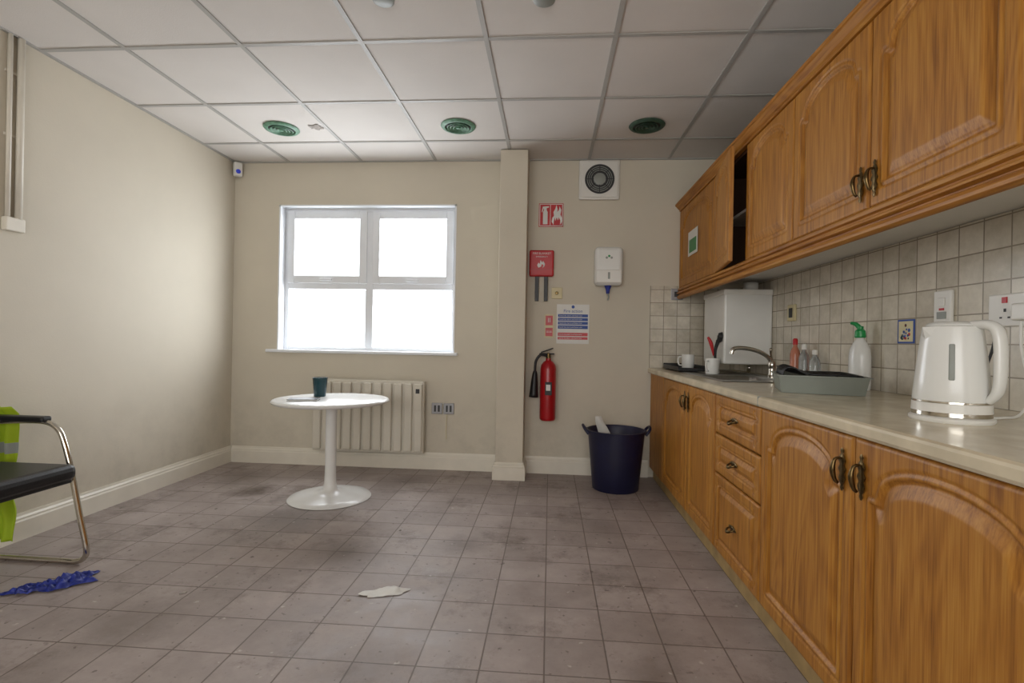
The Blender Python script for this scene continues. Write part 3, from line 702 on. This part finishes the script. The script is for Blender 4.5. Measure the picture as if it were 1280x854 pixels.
box('case',(-.17,D-.045,1.525),(.018,D,1.728),'redpl',fb,bev=.012)
box('lid_line',(-.168,D-.0465,1.575),(.016,D-.044,1.58),'red',fb)
text('title','FIRE BLANKET',(-.075,D-.046,1.70),.022,'paper',fb)
text('subtitle','EMERGENCY',(-.075,D-.046,1.675),.016,'paper',fb)
poly('flame_icon',[(-.10,1.59),(-.11,1.61),(-.10,1.63),(-.09,1.62),(-.085,1.65),(-.07,1.63),(-.065,1.645),(-.05,1.62),(-.055,1.60),(-.07,1.59),(-.06,1.61),(-.075,1.62),(-.08,1.60)],D-.0465,D-.044,'paper',fb)
for x in (-.125,-.055):
    box('pull_tape',(x,D-.03,1.335),(x+.03,D-.02,1.53),'black',fb,bev=.003)
fa=group('fire_action_notice',(.175,D,1.16))
box('board',(.048,D-.004,1.01),(.298,D,1.315),'paper',fa,bev=.001)
text('heading','Fire action',(.173,D-.0045,1.262),.034,'blue',fa)
lathe('emblem',[(0,0),(.012,0),(.012,.001),(0,.001)],(.173,D-.0042,1.295),'blue',fa,20,RY)
z=1.238
for k,(h,c) in enumerate([(.026,'blue'),(.026,'blue'),(.026,'blue'),(.030,'blue'),(.02,'paper'),(.030,'redpl'),(.024,'redpl')]):
    if c!='paper': box('band_%d'%k,(.058,D-.0052,z-h+.004),(.288,D-.0038,z),c,fa)
    if c!='paper': text('line_%d'%k,'Sound the alarm and leave now',(.066,D-.0058,z-h/2+.002),.014,'paper',fa,align='LEFT')
    z-=h+.003
sg=group('call_point_sign',(-.01,D,1.14))
box('board',(-.045,D-.003,1.055),(.025,D,1.235),'cream',sg,bev=.001)
box('red_block_1',(-.038,D-.0042,1.15),(.018,D-.0028,1.225),'redpl',sg); box('red_block_2',(-.038,D-.0042,1.065),(.018,D-.0028,1.13),'redpl',sg)
text('mark_1','II',(-.01,D-.0045,1.188),.05,'paper',sg); text('mark_2','==',(-.01,D-.0045,1.098),.04,'paper',sg)

ds=group('soap_dispenser',(.43,D,1.6))
box('body',(.325,D-.115,1.455),(.535,D-.002,1.745),'whitegl',ds,bev=.03)
box('lower_front',(.335,D-.122,1.47),(.525,D-.10,1.57),'white',ds,bev=.008)
for k in range(3): lathe('logo_%d'%k,[(0,0),(.009,0),(.009,.001),(0,.001)],(.412+.018*k,D-.1155,1.66+(.012 if k==1 else 0)),'greenpl' if k==1 else 'grey',ds,16,RY)
box('window_slot',(.422,D-.1235,1.50),(.438,D-.121,1.55),'grey',ds)
lathe('nozzle',[(0,0),(.012,0),(.016,.03),(.028,.06),(0,.06)],(.43,D-.06,1.395),'glove',ds,20)
tube('drip_tube',[(.43,D-.06,1.40),(.437,D-.06,1.37),(.43,D-.06,1.345)],.006,'grey',ds,8,4)

ex=group('fire_extinguisher',(-.015,D-.08,.7))
ex_x,ex_y=-.01,D-.085
lathe('cylinder',[(0,.0),(.05,.0),(.058,.008),(.06,.02),(.06,.39),(.054,.42),(.036,.445),(.02,.455),(.02,.47),(0,.47)],(ex_x,ex_y,.425),'red',ex,40)
lathe('valve',[(0,0),(.018,0),(.02,.02),(.016,.045),(0,.05)],(ex_x,ex_y,.89),'brass',ex,20)
box('handle_lower',(ex_x-.07,ex_y-.014,.925),(ex_x+.045,ex_y+.014,.935),'black',ex,bev=.004)
box('handle_upper',(ex_x-.06,ex_y-.013,.0),(ex_x+.04,ex_y+.013,.01),'black',ex,bev=.004,xf=Matrix.Translation((0,0,.955))@Matrix.Translation((ex_x,ex_y,0))@Matrix.Rotation(-.35,4,'Y')@Matrix.Translation((-ex_x,-ex_y,0)))
tube('hose',[(ex_x-.01,ex_y-.01,.915),(ex_x-.06,ex_y-.02,.92),(ex_x-.095,ex_y-.02,.87),(ex_x-.10,ex_y-.02,.79)],.010,'black',ex,12,8)
tube('horn',[(ex_x-.10,ex_y-.02,.80),(ex_x-.102,ex_y-.02,.75),(ex_x-.108,ex_y-.02,.60)],.02,'black',ex,20,5,rads=[.012,.022,.036])
box('label',(ex_x-.022,ex_y-.0615,.62),(ex_x+.03,ex_y-.052,.72),'dark',ex,bev=.003)
box('label_text',(ex_x-.014,ex_y-.0625,.655),(ex_x+.018,ex_y-.061,.70),'paper',ex)
box('wall_bracket',(ex_x-.02,ex_y+.05,.72),(ex_x+.02,D,.86),'red',ex)

ms=group('motion_sensor',(-2.54,D-.03,2.37))
R=Matrix.Translation((-2.535,D-.045,2.365))@Matrix.Rotation(math.radians(45),4,'Z')
box('body',(-.032,-.022,-.055),(.032,.03,.055),'white',ms,bev=.01,xf=R)
lathe('lens',[(0,0),(.02,0),(.016,.008),(0,.012)],(0,0,0),'bluel',ms,20)
o=[c for c in ms.children if c.name.startswith('lens')][0]; o.rotation_euler=(math.pi/2,0,math.radians(45)); o.location=R@Vector((0,-.024,-.02))-ms.location
pg=group('wall_conduit',(XL+.02,2.25,2.0))
tube('pipe_thin',[(XL+.012,2.215,ZC),(XL+.012,2.215,1.56)],.010,'trim',pg,12,1)
tube('pipe_thick',[(XL+.016,2.262,ZC),(XL+.016,2.262,1.56)],.015,'trim',pg,12,1)
box('junction_box',(XL,2.195,1.50),(XL+.03,2.285,1.565),'trim',pg,bev=.006)
boxes('clips',[((XL,2.20,z),(XL+.006,2.285,z+.012)) for z in (1.95,2.25)],'trim',pg,bev=.001)

for k,(x,y,c) in enumerate([(-1.84,3.31,'green'),(-.63,3.31,'green'),(.60,3.34,'dgreen')]):
    g=group('ceiling_diffuser' if k==0 else 'ceiling_diffuser.%03d'%k,(x,y,ZC-.01))
    RZ=Matrix.Rotation(math.pi,4,'X')
    lathe('flange',[(.085,0),(.112,0),(.115,.004),(.108,.012),(.09,.016),(.085,.012),(.085,0)],(x,y,ZC+.004),c,g,48,RZ)
    lathe('throat',[(0,0),(.088,0),(.088,.004),(0,.004)],(x,y,ZC+.004),'dark',g,48,RZ)
    for r in (.07,.05,.03):
        lathe('cone_%d'%int(r*100),[(r-.012,.006),(r,.018),(r+.004,.016),(r-.008,.004),(r-.012,.006)],(x,y,ZC+.003),c,g,40,RZ)
    lathe('centre',[(0,.02),(.012,.018),(.014,.004),(0,.002)],(x,y,ZC+.003),c,g,24,RZ)
for k,(x,y) in enumerate([(-.72,2.07),(-.05,2.10)]):
    g=group('smoke_detector' if k==0 else 'smoke_detector.001',(x,y,ZC-.02))
    lathe('body',[(0,0),(.045,0),(.045,.006),(.035,.011),(0,.013)],(x,y,ZC+.005),'grey',g,32,Matrix.Rotation(math.pi,4,'X'))
crumple('ceiling_tile_damage',-1.60,3.30,ZC-.001,.05,.035,.005,'dirt',3.3,n=16)

# chair
ch=group('visitor_chair',(-2.26,1.82,.3))
yf,yn=2.09,1.57; xbk=-2.50
for nm,y in (('far',yf),('near',yn)):
    tube('frame_'+nm,[(xbk,y,.615),(-2.32,y,.625),(-2.22,y,.622),(-2.165,y,.595),(-2.135,y,.54),(-2.10,y,.42),(-2.055,y,.22),(-2.02,y,.075),(-2.03,y,.03),(-2.07,y,.0125),(-2.15,y,.0125),(xbk,y,.0125)],.0115,'chrome',ch,14,6)
    box('arm_pad_'+nm,(-2.47,y-.024,.622),(-2.215,y+.024,.648),'black',ch,bev=.010)
tube('rear_floor_bar',[(xbk,yn,.0125),(xbk,yf,.0125)],.0115,'chrome',ch,12,1)
tube('seat_rail_front',[(-2.09,yn,.375),(-2.09,yf,.375)],.0105,'chrome',ch,12,1)
tube('seat_rail_back',[(-2.44,yn+.03,.375),(-2.44,yf-.03,.375)],.0105,'chrome',ch,12,1)
box('seat',(-2.49,yn+.03,.385),(-2.03,yf-.03,.455),'leather',ch,bev=.028)
box('seat_pan',(-2.47,yn+.04,.372),(-2.05,yf-.04,.390),'black',ch,bev=.006)
for y in (yn+.02,yf-.02):
    tube('back_post',[(-2.47,y,.40),(-2.50,y,.55),(-2.53,y,.82)],.0105,'chrome',ch,12,5)
box('backrest',(-2.565,yn+.01,.52),(-2.525,yf-.01,.86),'leather',ch,bev=.018)
def vest():
    bm=bmesh.new(); nu,nv=24,50; V=[[None]*(nv+1) for _ in range(nu+1)]
    for i in range(nu+1):
        for j in range(nv+1):
            u=i/nu; v=j/nv
            x=-2.565+u*.125; z=.68-v*.62
            y=2.15+.014*math.sin(u*14+v*2)+.02*noise.noise(Vector((u*3,v*4,1)))
            if v<.06: y-=(.06-v)*.5
            x+=.010*math.sin(v*9)*u
            V[i][j]=bm.verts.new((x,y,z))
    for i in range(nu):
        for j in range(nv): bm.faces.new((V[i][j],V[i+1][j],V[i+1][j+1],V[i][j+1]))
    me=bpy.data.meshes.new('vest'); bm.to_mesh(me); bm.free(); return me
v=addobj('hi_vis_vest',vest(),'hivis',None,True)
md=v.modifiers.new('Solidify','SOLIDIFY'); md.thickness=.003

crumple('nitrile_glove',-1.965,1.905,.0,.15,.055,.05,'glove',1.3,ang=.75,n=44,freq=24,irr=.4)
crumple('tissue',-.65,1.99,.0,.095,.036,.020,'paper',4.1,ang=.35,n=26,freq=12,irr=.25)
def debris():
    bm=bmesh.new(); random.seed(11)
    for k in range(34):
        x=random.uniform(-2.0,.7); y=random.uniform(1.2,3.8); s=random.uniform(.003,.008)
        if random.random()<.35: x,y=random.gauss(-1.0,.3),random.gauss(3.55,.12)
        m=Matrix.Translation((x,y,s*.3))@Matrix.Rotation(random.uniform(0,3),4,'Z')@Matrix.Diagonal((s*random.uniform(.8,2.2),s,s*.5,1))
        bmesh.ops.create_icosphere(bm,subdivisions=1,radius=1,matrix=m)
    me=bpy.data.meshes.new('debris'); bm.to_mesh(me); bm.free(); return me
addobj('floor_debris',debris(),'dirt')

# ---------------------------------------------------------------- light
w=bpy.data.worlds.new('World'); S.world=w; w.use_nodes=True
bg=w.node_tree.nodes['Background']; bg.inputs[0].default_value=(.93,.96,1,1); bg.inputs[1].default_value=2.3
def area(name,loc,rx,sx,sy,p,col=(1,1,1)):
    l=bpy.data.lights.new(name,'AREA'); l.shape='RECTANGLE'; l.size=sx; l.size_y=sy; l.energy=p; l.color=col
    o=bpy.data.objects.new(name,l); o.location=loc; o.rotation_euler=(rx,0,0); COL.objects.link(o)
area('window_daylight',((W0+W1)/2,D+.32,1.55),math.radians(-90),1.7,1.4,68,(.92,.96,1))
area('rear_fill_light',(-.6,YR-.4,1.6),math.radians(90),3.2,1.6,112,(1,.975,.93))  # added soft fill from behind the camera, shining through the added opening
S.view_settings.view_transform='Standard'; S.view_settings.look='None'

# ---------------------------------------------------------------- camera
yaw,pitch,roll=.0749,.0007,.0183
cy,sy=math.cos(yaw),math.sin(yaw);cp,sp=math.cos(pitch),math.sin(pitch)
f=Vector((-sy*cp,cy*cp,sp)); r=Vector((cy,sy,0)); u=r.cross(f)
r2=r*math.cos(roll)+u*math.sin(roll); u2=u*math.cos(roll)-r*math.sin(roll)
cam=bpy.data.cameras.new('camera'); co=bpy.data.objects.new('camera',cam); COL.objects.link(co)
Mx=Matrix(((r2.x,u2.x,-f.x,0),(r2.y,u2.y,-f.y,0),(r2.z,u2.z,-f.z,H),(0,0,0,1)))
co.matrix_world=Mx
cam.sensor_width=36; cam.lens=634.32/1280*36; cam.clip_start=.02
S.camera=co
